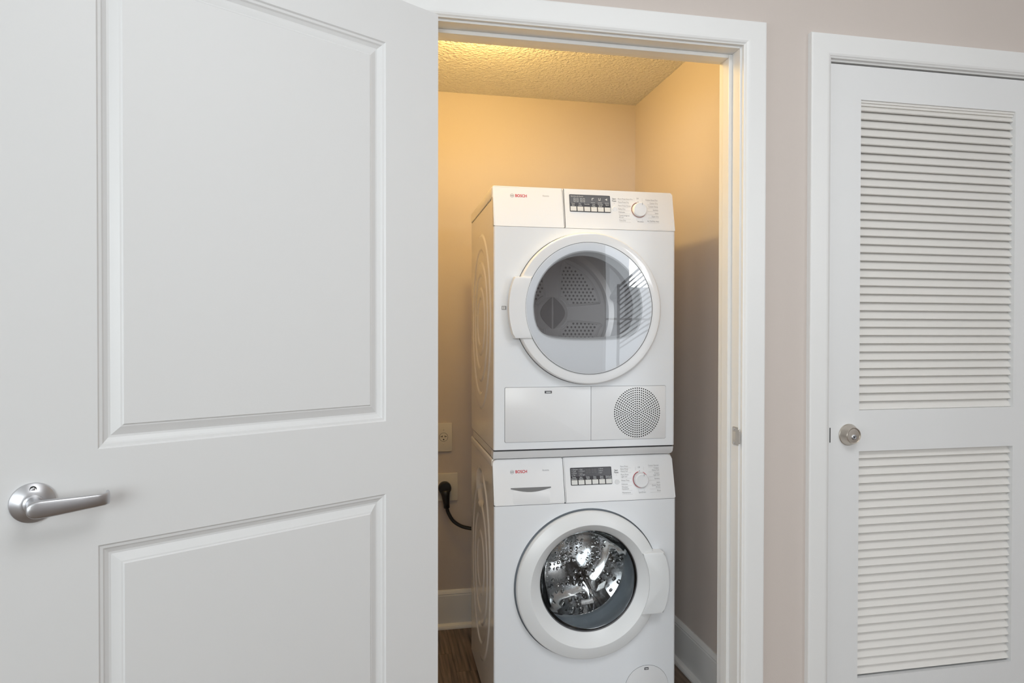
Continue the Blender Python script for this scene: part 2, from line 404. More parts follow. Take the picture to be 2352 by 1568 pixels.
# ------------------------------------------------------------------ louvered door (door_2)
Y0, Y1 = .004, .039
d2 = empty('door_2', ((DL + DR) / 2, Y0, 0), 0, kind='structure'); O2 = ((DL + DR) / 2, Y0, 0)
LX0, LX1 = DL + .0025, DR - .003
SX0, SX1 = 1.3936, 1.9353
LT = 2.0176
box('stile', LX0, SX0, Y0, Y1, .012, LT, M_door, d2, 0, O2)
box('stile', SX1, LX1, Y0, Y1, .012, LT, M_door, d2, 0, O2)
RAIL = [(1.9197, LT), (.8880, 1.0090), (.012, .2165)]
for a, b in RAIL: box('rail', SX0, SX1, Y0, Y1, a, b, M_door, d2, 0, O2)
# slats, mesh shared
th = R(30); sl, tk = .0305, .0055
def slat_mesh():
    bm = bmesh.new(); d = Vector((0, math.sin(th), math.cos(th))); nn = Vector((0, math.cos(th), -math.sin(th)))
    P = []
    for s, t in ((0, -.4), (0, .4), (.08, .5), (.92, .5), (1, .4), (1, -.4), (.92, -.5), (.05, -.5)):
        P.append(d * s * sl + nn * t * tk)
    a = [bm.verts.new((SX0 - 1.66, p.y, p.z)) for p in P]; b = [bm.verts.new((SX1 - 1.66, p.y, p.z)) for p in P]; n = len(P)
    for i in range(n): bm.faces.new((a[i], b[i], b[(i + 1) % n], a[(i + 1) % n]))
    bm.faces.new(a); bm.faces.new(b)
    me = fin(bm, 'slat'); me.materials.append(M_slat); return me
sm = slat_mesh()
pitch = .02445
for zt, zb in ((1.8905, 1.0085), (.8640, .2215)):
    n = round((zt - zb) / pitch) + 1
    for k in range(n):
        o = bpy.data.objects.new('slat', sm); C.objects.link(o); o.parent = d2
        o.location = (1.66 - O2[0], .0100 - 0, zb + (zt - zb) * k / (n - 1) + .001); o.rotation_euler = (R(random.uniform(-.8, .8)), 0, 0)
boxes('bead', [(SX0, SX1, .0085, .0125, 1.9130, 1.9197), (SX0, SX1, .0125, .030, 1.9060, 1.9197)], M_slat, d2, 0, O2)
db = loft('deadbolt', [(0, 0, .0315, 0), (0, 0, .0318, -.003), (0, 0, .0306, -.0045), (0, 0, .0235, -.0245), (0, 0, .0225, -.0258), (0, 0, .0208, -.0256), (0, 0, .0204, -.0235), (0, 0, .0130, -.0238)], M_nickel2, d2, n=64, cap1=True, sharp=16)
db.location = (1.3578 - O2[0], 0, .9385)
k = loft('lock_cylinder', [(0, 0, .0078, -.0232), (0, 0, .0078, -.0255), (0, 0, .0066, -.0265), (0, 0, .0052, -.0265), (0, 0, .0050, -.0252)], M_nickel, db, n=32, cap1=True); k.location = (.001, 0, -.004)
box('keyhole', -.0008, .0022, -.0275, -.0240, -.0068, -.0012, M_dark, db)
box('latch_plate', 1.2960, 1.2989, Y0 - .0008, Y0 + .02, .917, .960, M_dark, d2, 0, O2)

# ------------------------------------------------------------------ appliances
MX, MY, MR = .356, .3171, R(-.4521)
UC, ZCAM, DD = -.3396, 1.2303, 2.0712
def F(u, z, off):
    """where a point measured on the dryer's front plane really lies if it is 'off' behind that plane"""
    return UC + (u - UC) * (DD + off) / DD, ZCAM + (z - ZCAM) * (DD + off) / DD
W = .598
def front_with_hole(bm, u0, u1, z0, z1, cx, cz, r, y, n=96):
    cs = [math.atan2(z - cz, u - cx) for u, z in ((u0, z0), (u1, z0), (u1, z1), (u0, z1))]
    an = sorted([2 * math.pi * i / n - math.pi for i in range(n)] + cs)
    A, B = [], []
    for a in an:
        c, s = math.cos(a), math.sin(a)
        tx = ((u1 - cx) / c if c > 1e-9 else (u0 - cx) / c if c < -1e-9 else 1e9); tz = ((z1 - cz) / s if s > 1e-9 else (z0 - cz) / s if s < -1e-9 else 1e9)
        t = min(tx, tz); A.append(bm.verts.new((cx + r * c, y, cz + r * s))); B.append(bm.verts.new((cx + t * c, y, cz + t * s)))
    for i in range(len(an)):
        j = (i + 1) % len(an); bm.faces.new((A[i], A[j], B[j], B[i]))
def cabinet(parent, org, z0, z1, y0, y1, hole, ztop):
    bm = bmesh.new(); rr = .007
    front_with_hole(bm, rr, W - rr, z0, z1, *hole, y0)
    for x, sx in ((0, 1), (W, -1)):
        pr = None
        for k in range(6):
            a = math.pi / 2 * k / 5
            px = x + sx * (rr - rr * math.sin(a)); py = y0 + rr - rr * math.cos(a)
            cur = (bm.verts.new((px, py, z0)), bm.verts.new((px, py, z1)))
            if pr: bm.faces.new((pr[0], cur[0], cur[1], pr[1]))
            pr = cur
    me_y = y0 + rr
    def q(*v): bm.faces.new([bm.verts.new(c) for c in v])
    q((W, me_y, z0), (W, y1, z0), (W, y1, z1), (W, me_y, z1))
    q((W - .001, y0 + .036, z1), (W - .001, y1, z1), (W - .001, y1, ztop), (W - .001, y0 + .036, ztop))
    q((0, y1, z0), (W, y1, z0), (W, y1, ztop), (0, y1, ztop))
    q((0, me_y, z0), (W, me_y, z0), (W, y1, z0), (0, y1, z0))
    q((0, y0 + .03, ztop), (W, y0 + .03, ztop), (W, y1, ztop), (0, y1, ztop))
    o = link('cabinet', fin(bm, 'cabinet'), M_white, parent, org=org)
    for p in o.data.polygons: p.use_smooth = True
    o.data.set_sharp_from_angle(angle=R(35)); return o
def sstep(a, b, x):
    t = max(0, min(1, (x - a) / (b - a))); return t * t * (3 - 2 * t)
def side_panel(parent, org, z0, z1, y0, y1, cy, cz, ovals, notch=None, zs=9, sl=0):
    ny, nz = 170, 250; bm = bmesh.new(); g = []
    for i in range(ny + 1):
        row = []
        for j in range(nz + 1):
            y = y0 + (y1 - y0) * i / ny; z = z0 + (z1 - z0) * j / nz; h = 0
            for a, b, wd, hh in ovals:
                e = math.hypot((y - cy) / a, (z - cz) / b); m_ = min(a, b)
                d = (e - 1) * m_
                h += hh * sstep(-wd, -wd + .007, d) * (1 - sstep(-.007, 0.0, d))
            if notch:
                e = math.hypot((y - cy) / notch[0], (z - notch[1]) / notch[2]); h -= .010 * (1 - sstep(.55, 1, e))
            edge = min(y - y0, y1 - y, z - z0, z1 - z); h *= sstep(0, .015, edge)
            lo = y0 + (max(0, z - zs) * sl + .004 if z > zs else 0)
            row.append(bm.verts.new((-h, lo + (y - y0) / (y1 - y0) * (y1 - lo), z)))
        g.append(row)
    for i in range(ny):
        for j in range(nz): bm.faces.new((g[i][j], g[i][j + 1], g[i + 1][j + 1], g[i + 1][j]))
    return link('side_panel', fin(bm, 'side_panel'), M_side, parent, smooth=True, org=org)

DEPTH = .525
# ===== washer =====
wz = 0.0
washer = empty('washing_machine', (MX, MY, 0), MR, label='lower white front-loading washing machine on the closet floor, round chrome-lit glass door', category='washing machine')
OW = (0, 0, 0)
YF = -.012
SEAM = F(.6, .6975, YF)[1] ; WTOP = .8395
cabinet(washer, OW, .018, SEAM - .0012, YF, DEPTH, (.301, .4425, .2385), .80)
side_panel(washer, OW, .02, .815, YF + .007, DEPTH, .275, .435, [(.225, .335, .045, .0034), (.165, .215, .038, .0034), (.092, .115, .03, .003)], (.10, .700, .075), SEAM, .2455)
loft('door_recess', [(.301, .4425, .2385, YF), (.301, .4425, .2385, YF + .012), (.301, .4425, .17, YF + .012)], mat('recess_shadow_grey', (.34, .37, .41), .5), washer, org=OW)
for x in (.06, .54):
    for y in (.05, .46): loft('foot', [(x, 0, .02, 0), (x, 0, .02, .018)], M_dark, washer, n=20, cap0=True, cap1=True).matrix_local = Matrix.Translation((0, y, 0)) @ Matrix.Rotation(R(90), 4, 'X')
# top plate
tp = plate('top_plate', rrect(-.001, W + .001, .812, WTOP, .006), YF + .045, DEPTH + .002, M_side, washer, .004, org=OW, smooth=True)
# control panel: two pieces leaning back
slope = .034 / .1385
DIVW = .2268
def lean(z): return YF + (z - SEAM) * slope
plate('detergent_drawer', rrect(.0005, DIVW - .0010, SEAM, WTOP - .001, .003, rs=(.003, .002, .004, .012)), YF, YF + .04, M_plast, washer, .0035, (SEAM, slope), OW, True, 3)
wcp = plate('control_panel', rrect(DIVW + .0010, W - .0005, SEAM, WTOP - .001, .003, rs=(.002, .003, .014, .003)), YF, YF + .04, M_plast, washer, .0035, (SEAM, slope), OW, True, 3)
plate('panel_gap', rrect(.003, W - .003, SEAM - .004, WTOP - .006, .002), YF + .004, YF + .05, M_gap, washer, 0, (SEAM, slope), OW)
def on_panel(u, z, z0=SEAM, sl=slope, y0=YF):
    """measured (u, z) -> true point on the leaning panel face"""
    zz = z
    for _ in range(4):
        off = y0 + (zz - z0) * sl; uu, zz = F(u, z, off)
    return uu, zz
# grip of the drawer
gl = [on_panel(u, z) for u, z in ((.0545, .7512), (.0900, .7500), (.1480, .7480), (.1835, .7465))]
gu0, gz0 = gl[0]; gu1, gz1 = gl[-1]; gzm = (gz0 + gz1) / 2 + .001
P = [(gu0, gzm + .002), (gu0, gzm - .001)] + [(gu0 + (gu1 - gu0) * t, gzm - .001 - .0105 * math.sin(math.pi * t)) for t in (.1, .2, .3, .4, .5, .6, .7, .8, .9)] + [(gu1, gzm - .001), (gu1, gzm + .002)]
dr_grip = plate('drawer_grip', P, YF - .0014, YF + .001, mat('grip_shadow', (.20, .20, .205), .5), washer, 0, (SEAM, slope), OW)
plate('grip_scoop', rrect(gu0 + .006, gu1 - .003, gzm - .046, gzm - .004, .008), YF - .0008, YF + .001, M_plast, washer, .0006, (SEAM, slope), OW, True)
# ===== dryer =====
ZB = .8716; DSEAM = 1.5665; DTOP = 1.6955
dryer = empty('tumble_dryer', (MX, MY, .868), MR, label='upper white tumble dryer with D-shaped smoky window, stacked above the washer', category='tumble dryer')
OD = (0, 0, .868)
DC = (.3005, 1.3130)
cabinet(dryer, OD, ZB, DSEAM - .0010, 0, DEPTH, (*DC, .235), 1.655)
side_panel(dryer, OD, ZB, 1.655, .007, DEPTH, .275, 1.275, [(.225, .305, .045, .0034), (.165, .21, .042, .0034), (.10, .12, .036, .003)], None, DSEAM, .197)
plate('lid', rrect(-.0015, W + .0015, 1.6585, DTOP - .002, .003), .030, DEPTH + .004, M_side, dryer, .003, org=OD, smooth=True)
box('lid_gap', .001, W - .001, .03, DEPTH, 1.654, 1.6590, M_gap, dryer, org=OD)
dslope = .024 / .122; DIVD = .2258
plate('water_drawer', rrect(.0005, DIVD - .0009, DSEAM, DTOP, .003, rs=(.002, .001, .001, .003)), 0, .035, M_plast, dryer, .0035, (DSEAM, dslope), OD, True, 3)
dcp = plate('control_panel', rrect(DIVD + .0009, W - .0005, DSEAM, DTOP, .003, rs=(.001, .002, .006, .001)), 0, .035, M_plast, dryer, .0035, (DSEAM, dslope), OD, True, 3)
plate('panel_gap', rrect(.003, W - .003, DSEAM - .003, DTOP - .005, .002), .004, .045, M_gap2, dryer, 0, (DSEAM, dslope), OD)

def dp(u, z): return on_panel(u, z, DSEAM, dslope, 0)
def digits(cp, x0, z0, wd, ht, n, y, slp, zr, org, m):
    bm = bmesh.new(); t = ht * .09
    for i in range(n):
        x = x0 + i * wd * 1.5 + (wd * .5 if i >= 2 else 0)
        segs = [(x, x + wd, z0 + ht - t, z0 + ht), (x, x + wd, z0 + ht / 2 - t / 2, z0 + ht / 2 + t / 2), (x, x + wd, z0, z0 + t)]
        for a in (x, x + wd - t): segs += [(a, a + t, z0 + t * 1.4, z0 + ht / 2 - t), (a, a + t, z0 + ht / 2 + t, z0 + ht - t * 1.4)]
        for a, b, c, d in segs:
            bm.faces.new([bm.verts.new((p, y + (q - zr) * slp - .0006, q)) for p, q in ((a, c), (b, c), (b, d), (a, d))])
    return link('digit_segments', fin(bm, 'digits'), m, cp, org=org)
def logo(parent, u, z, s, y, slp, zr, org, word_u):
    """printed round emblem (ring with a barred armature inside) and red wordmark"""
    bm = bmesh.new()
    def ring(r0, r1, n=40):
        A = [];
        for r in (r0, r1): A.append([bm.verts.new((u + r * math.cos(2 * math.pi * i / n), 0, z + r * math.sin(2 * math.pi * i / n))) for i in range(n)])
        for i in range(n): bm.faces.new((A[0][i], A[0][(i + 1) % n], A[1][(i + 1) % n], A[1][i]))
    ring(s * .86, s)
    for sx in (-1, 1):   # two curved pole shoes
        A, B = [], []
        for i in range(9):
            a = R(-48 + 96 * i / 8); A.append(bm.verts.new((u + sx * s * .68 * math.cos(a), 0, z + s * .68 * math.sin(a)))); B.append(bm.verts.new((u + sx * s * .30, 0, z + s * .50 * (i - 4) / 4)))
        for i in range(8): bm.faces.new((A[i], A[i + 1], B[i + 1], B[i]))
    bm.faces.new([bm.verts.new((u + a * s, 0, z + b * s)) for a, b in ((-.3, -.10), (.3, -.10), (.3, .10), (-.3, .10))])
    for v in bm.verts: v.co.y = y + (v.co.z - zr) * slp - .0006
    link('emblem', fin(bm, 'emblem'), M_print, parent, org=org)
    text_mesh([('BOSCH', s * 2.1, word_u, z, 'LEFT', .92)], 'lettering', M_red, parent, y, slp, zr, org, bold=.026)

# display units
def display(cp, conv, u0, u1, z0, z1, y, slp, zr, org, labels, washer_style):
    a = conv(u0, z1); b = conv(u1, z0); X0, Z1 = a; X1, Z0 = b; Hh = Z1 - Z0; Ww = X1 - X0
    plate('display', rrect(X0, X1, Z0, Z1, .0025), y - .0012, y + .002, M_black, cp, .0003, (zr, slp), org)
    plate('display_screen', rrect(X0 + .0015, X1 - .0022, Z0 + Hh * .50, Z1 - .0022, .0008), y - .0016, y, M_disp, cp, 0, (zr, slp), org)
    bw = Ww / 6
    for k in range(6):
        plate('button', rrect(X0 + k * bw + bw * .08 + .0004, X0 + (k + 1) * bw - bw * .08 + .0004, Z0 + Hh * .045, Z0 + Hh * .30, .0006), y - .0028, y, M_btn, cp, .0004, (zr, slp), org)
    it = []
    for k, (l1, l2) in enumerate(labels):
        cx = X0 + (k + .5) * bw
        it.append((l1, .0062, cx, Z0 + Hh * .455, 'CENTER'))
        if l2: it.append((l2, .0062, cx, Z0 + Hh * .365, 'CENTER'))
    text_mesh(it, 'button_labels', M_lite, cp, y - .0014, slp, zr, org, bold=.01)
    if washer_style:
        it = []
        for r_, (l, r2) in enumerate((('Delicate', 'High'), ('Cold', 'Medium'), ('Warm', 'Low'), ('Tap', 'No Spin'))):
            zz = Z1 - Hh * (.095 + .105 * r_); it.append(('o ' + l, .0058, X0 + Ww * .03, zz, 'LEFT')); it.append(('o ' + r2, .0058, X0 + Ww * .20, zz, 'LEFT'))
        for r_, l in enumerate(('o Wash', 'o Rinse', 'o Spin')): it.append((l, .0058, X0 + Ww * .68, Z1 - Hh * (.10 + .11 * r_), 'LEFT'))
        text_mesh(it, 'display_lettering', M_lite, cp, y - .0018, slp, zr, org)
        digits(cp, X0 + Ww * .38, Z1 - Hh * .32, .0055, .012, 4, y - .0018, slp, zr, org, mat('dim_digits', (.20, .20, .21), .5))
    else:
        text_mesh([('Sensitive & Gentle', .0065, X0 + Ww * .03, Z1 - Hh * .105, 'LEFT')], 'display_lettering', M_lite, cp, y - .0018, slp, zr, org)
        digits(cp, X0 + Ww * .10, Z1 - Hh * .43, .0062, .0125, 4, y - .0018, slp, zr, org, M_lite)
        lst = []
        for f in (.52, .69, .86):   # little bars below three pictograms
            lst.append(rrect(X0 + Ww * f, X0 + Ww * (f + .10), Z1 - Hh * .455, Z1 - Hh * .435, .0002))
        for p_ in lst: plate('indicator', p_, y - .0020, y - .001, M_lite, cp, 0, (zr, slp), org)
        for f, sh in ((.535, 'a'), (.70, 'b'), (.87, 'c')):
            cx = X0 + Ww * (f + .035); cz = Z1 - Hh * .24; s = .0042
            if sh == 'a': pl = [(-1, -1), (-.5, -1), (-.4, .3), (1, .5), (.6, 1), (-.8, .8)]
            elif sh == 'b': pl = [(-1, 1), (-.8, -1), (.6, -1), (.9, 1), (.5, 1), (.3, -.6), (-.5, -.6), (-.6, 1)]
            else: pl = [(-1, -.3), (-.3, -.3), (.6, -1), (.6, 1), (-.3, .3), (-1, .3)]
            plate('pictogram', [(cx + a_ * s, cz + b_ * s) for a_, b_ in pl][::-1], y - .0020, y - .001, M_lite, cp, 0, (zr, slp), org)
    return X0, X1, Z0, Z1

def dial(cp, conv, u, z, y, slp, zr, org, red_full, parent):
    cx, cz = conv(u, z); yy = y + (cz - zr) * slp
    kn = loft('dial', [(cx, cz, .0230, yy + .001), (cx, cz, .0230, yy - .012), (cx, cz, .0225, yy - .0145), (cx, cz, .0205, yy - .0158), (cx, cz, .019, yy - .0155), (cx, cz, .010, yy - .0150)], M_plast, parent, n=64, cap1=True, org=org, sharp=50)
    # dial skirt line and printed arc with an opening at the top
    for r0, r1, m, a0, a1, nm in ((.0242, .0256, M_red if red_full else mat('copper_print', (.55, .24, .22), .5), 100, 425, 'dial_arc'), (.0228, .0241, M_gap2 if red_full else M_dark, 105, 395, 'dial_shadow_gap')):
        bm = bmesh.new(); A = []
        n = 72
        for r in (r0, r1):
            A.append([bm.verts.new((cx + r * math.cos(R(a0 + (a1 - a0) * i / n)), 0, cz + .0008 + r * math.sin(R(a0 + (a1 - a0) * i / n)))) for i in range(n + 1)])
        for i in range(n): bm.faces.new((A[0][i], A[0][i + 1], A[1][i + 1], A[1][i]))
        for v in bm.verts: v.co.y = y + (v.co.z - zr) * slp - .0006
        link(nm, fin(bm, nm), m, cp, org=org)
    plate('dial_mark', [(cx + .006, cz + .0145), (cx + .0068, cz + .0145), (cx + .0068, cz + .0215), (cx + .006, cz + .0215)], yy - .0162, yy - .015, M_print2, kn, 0, org=org)
    plate('dial_dot', [(cx + .0012 * math.cos(k_ * math.pi / 4) - .001, cz + .0272 + .0012 * math.sin(k_ * math.pi / 4)) for k_ in range(8)], y - .0007, y, M_print2, cp, 0, (zr, slp), org)
    return cx, cz
def programs(cp, conv, left, right, top, bottom, lu, ru, zl, zr_, cx, cz, y, slp, zr, org, dark_start):
    it = []
    for (s, zf) in left: it.append((s, .0066, conv(lu, 0)[0] if False else lu, zf, 'LEFT'))
    for (s, zf) in right: it.append((s, .0066, ru, zf, 'RIGHT'))
    it.append((top, .0066, cx - .002, cz + .0385, 'CENTER')); it.append((bottom, .0066, cx + .003, cz - .0385, 'CENTER'))
    text_mesh(it, 'program_labels', M_print, cp, y, slp, zr, org)
    text_mesh([(s, .0072, u_, z_, 'CENTER') for s, u_, z_ in dark_start], 'start_label', M_print2, cp, y, slp, zr, org, bold=.01)
    bm = bmesh.new()
    def ln(x0, z0, x1, z1, t=.00022):
        if abs(x1 - x0) > abs(z1 - z0): q = [(x0, z0 - t), (x1, z1 - t), (x1, z1 + t), (x0, z0 + t)]
        else: q = [(x0 - t, z0), (x0 + t, z0), (x1 + t, z1), (x1 - t, z1)]
        bm.faces.new([bm.verts.new((a, y + (b - zr) * slp - .0006, b)) for a, b in q])
    for L_, xa, xb in ((left, lu, cx - .030), (right, cx + .030, ru)):
        for i_, (s, zf) in enumerate(L_):
            if i_ + 1 < len(L_) and zf - L_[i_ + 1][1] < .0072: continue
            ln(xa, zf - .0051, xb, zf - .0051)
    ln(cx - .014, cz + .030, cx - .014, cz + .040); ln(cx + .014, cz + .030, cx + .014, cz + .040)
    ln(cx - .009, cz - .030, cx - .009, cz - .036); ln(cx + .010, cz - .030, cx + .010, cz - .036)
    link('leader_lines', fin(bm, 'lines'), mat('faint_print', (.50, .50, .51), .6), cp, org=org)['kind'] = 'stuff'

# dryer panel
u_, z_ = dp(.0571, 1.6614); u2, _ = dp(.0668, 1.6604)
logo(dryer, u_, z_, .0060, 0, dslope, DSEAM, OD, u2)
text_mesh([('Ascenta', .0075, dp(.1542, 1.664)[0], dp(.1542, 1.6644)[1], 'LEFT')], 'series_lettering', M_print, dryer, 0, dslope, DSEAM, OD)
display(dcp, dp, .2402, .3784, 1.6187, 1.6728, 0, dslope, DSEAM, OD, [('Time', 'Dry'), ('Dry', 'Level'), ('Favorite', ''), ('Low', 'Heat'), ('Wrinkle', 'Block'), ('Signal', '')], False)
kx, kz = dial(dcp, dp, .4725, 1.6310, 0, dslope, DSEAM, OD, False, dcp)
zz = [kz + .0345 - .0112 * i for i in range(8)]
programs(dcp, dp, [('Perm Press Extra Dry', kz + .0350), ('Perm Press Dry', kz + .0240), ('Perm Press Damp', kz + .0125), ('Bulky Dry', kz + .0015), ('Delicates', kz - .0090), ('Timed program', kz - .0200), ('40 min', kz - .0262), ('Time Dry', kz - .0365)],
         [('Cotton Extra Dry', kz + .0350), ('Cotton Dry', kz + .0240), ('Cotton Damp', kz + .0130), ('Sanitary', kz + .0020), ('Jeans', kz - .0090), ('Super Dry', kz - .0200), ('Air Fluff No Heat', kz - .0360)], 'Off', 'Woolens',
         kx - .0690, kx + .0665, 0, 0, kx, kz, 0, dslope, DSEAM, OD, [('Start', kx - .082, kz + .0345), ('Pause', kx - .082, kz + .0275), ('_', kx - .082, kz + .0225)])
def small_button(cp, cx, cz, y, slp, zr, org):
    loft('start_button', [(cx, cz, .0080, y + (cz - zr) * slp + .001), (cx, cz, .0080, y + (cz - zr) * slp - .0012), (cx, cz, .0072, y + (cz - zr) * slp - .0020)], M_plast, cp, n=32, cap1=True, org=org)
small_button(dcp, kx - .082, kz + .001, 0, dslope, DSEAM, OD)
# washer panel
u_, z_ = on_panel(.0585, .8022); u2, _ = on_panel(.0690, .80)
logo(washer, u_, z_, .0060, YF, slope, SEAM, OW, u2)
text_mesh([('Ascenta', .0078, on_panel(.1555, .80)[0], on_panel(.1555, .8045)[1], 'LEFT')], 'series_lettering', M_print, washer, YF, slope, SEAM, OW)
display(wcp, on_panel, .2452, .3860, .7525, .8085, YF, slope, SEAM, OW, [('Temp.', 'Selection'), ('Spin', 'Speed'), ('Delay', 'Start'), ('Easy', 'Care'), ('Extra', 'Rinse'), ('Reduced', 'Wrinkles')], True)
kx, kz = dial(wcp, on_panel, .4810, .7620, YF, slope, SEAM, OW, True, wcp)
programs(wcp, on_panel, [('Perm Press', kz + .0430), ('Perm Press', kz + .0345), ('Heavy Soil', kz + .0283), ('Perm Press', kz + .0175), ('Light Soil', kz + .0115), ('Heavy Duty', kz + .0000), ('Delicates', kz - .0115), ('Woolens', kz - .0205), ('Handwash', kz - .0262), ('Maintenance', kz - .0375)],
         [('Cotton Normal', kz + .0430), ('Cotton', kz + .0345), ('Heavy Soil', kz + .0283), ('Cotton', kz + .0190), ('Light Soil', kz + .0130), ('Sanitary', kz + .0020), ('Jeans', kz - .0095), ('Quick Wash', kz - .0185), ('30 min', kz - .0245), ('Rinse', kz - .0350)], 'Off', 'Spin/Drain',
         kx - .0650, kx + .0665, 0, 0, kx, kz, YF, slope, SEAM, OW, [('Start', kx - .080, kz + .0320), ('Pause', kx - .080, kz + .0255), ('_', kx - .080, kz + .0205)])
small_button(wcp, kx - .079, kz - .004, YF, slope, SEAM, OW)

# ---- dryer door
cx, cz = DC
ddoor = loft('door', [(cx, cz, .2385, .004), (cx, cz, .2385, -.0205), (cx, cz, .2380, -.0235), (cx, cz, .2365, -.0255), (cx, cz, .2345, -.0272), (cx, cz, .231, -.0280), (cx, cz, .218, -.0282), (cx, cz, .2070, -.0283), (cx, cz, .2062, -.0280)],
             M_gloss, dryer, n=128, org=OD, sharp=18)
loft('door_shadow_gap', [(cx, cz, .2401, -.0002), (cx, cz, .2365, -.0006)], M_gap, dryer, n=128, org=OD)
# white disc behind the cover, with the D-shaped opening
def dshape(k=0.0, n=120):
    """D outline: circular top, flattened bottom with rounded corners (true coordinates), k = inset"""
    ccx, ccz = .2960, 1.3150; r = .1785 - k; zb = 1.2215 + k; P = []
    for i in range(n):
        a = 2 * math.pi * i / n - math.pi / 2
        c, s = math.cos(a), math.sin(a)
        # smooth minimum of circle radius and the distance to the flat bottom line (bulged a little)
        if s < -1e-6:
            line = (ccz - zb + .010 * (1 - min(1, abs(c / s) / 1.9) ** 2)) / -s
            p = 9.0; rad = (r ** -p + line ** -p) ** (-1 / p)
        else: rad = r
        P.append((ccx + rad * c, ccz + rad * s))
    return P
def ring_between(name, outer, inner, yo, yi, m, parent, org):
    bm = bmesh.new(); n = len(outer)
    A = [bm.verts.new((u, yo, z)) for u, z in outer]; B = [bm.verts.new((u, yi, z)) for u, z in inner]
    for i in range(n): bm.faces.new((A[i], A[(i + 1) % n], B[(i + 1) % n], B[i]))
    o = link(name, fin(bm, name), m, parent, smooth=True, org=org); return o
n = 120
circ = [(cx + .2055 * math.cos(2 * math.pi * i / n - math.pi / 2), cz + .2055 * math.sin(2 * math.pi * i / n - math.pi / 2)) for i in range(n)]
D0 = dshape(0); D1 = dshape(.004); D2 = dshape(.010)
ring_between('inner_disc', circ, D0, -.0300, -.0300, M_plast, ddoor, OD)
ring_between('window_bezel', D0, D1, -.0300, -.0260, M_bezel, ddoor, OD)
ring_between('bezel_wall', D1, D2, -.0260, .030, M_bezel, ddoor, OD)
loft('gap_ring', [(cx, cz, .2068, -.0312), (cx, cz, .2066, -.0285), (cx, cz, .2045, -.0285)], M_gap2, ddoor, n=128, org=OD)
bm = bmesh.new(); bm.faces.new([bm.verts.new((u, .028, z)) for u, z in D2])
link('door_window', fin(bm, 'w'), M_tint, ddoor, org=OD)
prof = [(0.0001, -.0345)] + [(.204 * k / 14, -.0345 + .0030 * (k / 14) ** 2) for k in range(1, 15)]
loft('door_cover', [(cx, cz, r, y) for r, y in prof], M_cover, ddoor, n=96, org=OD, sharp=180)
# handle wing on the left
def wing(cx, cz, r_in, r_out, z0, z1, side, n=14):
    P = []
    a0 = math.asin((z0 - cz) / r_out); a1 = math.asin((z1 - cz) / r_out)
    for i in range(n + 1):
        a = a0 + (a1 - a0) * i / n; P.append((cx + side * r_out * math.cos(a), cz + r_out * math.sin(a)))
    b0 = math.asin((z0 - cz) / r_in); b1 = math.asin((z1 - cz) / r_in)
    for i in range(n + 1):
        a = b1 + (b0 - b1) * i / n; P.append((cx + side * r_in * math.cos(a), cz + r_in * math.sin(a)))
    return P if side > 0 else P[::-1]
def wing_z(zm, off): return ZCAM + (zm - ZCAM) * (DD + off) / DD
plate('door_handle', wing(cx, cz, .2072, .2585, wing_z(1.2183, -.034), wing_z(1.4107, -.034), -1), -.0345, -.004, M_plast, ddoor, .003, org=OD, smooth=True)
# latch pin left of the handle
plate('door_symbol', rrect(.0250, .0395, 1.3070, 1.3190, .001), -.0008, 0, M_print, dryer, 0, org=OD)
for a, b in ((.0272, .0305), (.0325, .0352)): plate('symbol_pane', rrect(a, b, 1.3088, 1.3172, .0005), -.0012, 0, M_plast, dryer, 0, org=OD)
# drum inside
loft('door_seal', [(cx, cz, .2045, -.028), (cx, cz, .1950, .035), (cx, cz, .2000, .060), (cx, cz, .2400, .068)], M_drumb, dryer, org=OD)
loft('drum', [(cx, cz, .2400, .066), (cx, cz, .2620, .078), (cx, cz, .2640, .100), (cx, cz, .2640, .43), (cx, cz, .2500, .455), (cx, cz, .2300, .462)], M_drum, dryer, n=120, org=OD)
loft('drum_back', [(cx, cz, .232, .462), (cx, cz, .222, .4600), (cx, cz, .214, .4520), (cx, cz, .205, .4520), (cx, cz, .200, .456), (cx, cz, .062, .456), (cx, cz, .056, .450), (cx, cz, .048, .447), (cx, cz, .012, .447), (cx, cz, .004, .445)], M_drumb, dryer, cap1=True, org=OD)
for sx in (-1, 1):   # darker halves of the centre plate
    P = [(cx + sx * (.004 + .044 * math.sin(math.pi * t / 12)), cz - .060 + .120 * t / 12) for t in range(13)]
    plate('hub_plate', P if sx > 0 else P[::-1], .4405, .447, mat('hub_grey', (.42, .42, .45), .4), dryer, .001, org=OD)
for k in range(3):   # lifters
    a = R(15 + 120 * k); n_ = 10; bm = bmesh.new(); L = []
    for yy in (.10, .12, .40, .42):
        hgt = .004 if yy in (.10, .42) else .042
        L.append([bm.verts.new((cx + (.262 - hgt * math.cos(R(90 * (i - 5) / 5)) ** 1.0) * math.cos(a + (i - 5) * .028), yy, cz + (.262 - hgt * math.cos(R(90 * (i - 5) / 5))) * math.sin(a + (i - 5) * .028))) for i in range(n_ + 1)])
    for A_, B_ in zip(L, L[1:]):
        for i in range(n_): bm.faces.new((A_[i], A_[i + 1], B_[i + 1], B_[i]))
    link('drum_lifter', fin(bm, 'lifter'), M_drum, dryer, smooth=True, org=OD)
bm = bmesh.new(); bm2 = bmesh.new()
pt = .0155
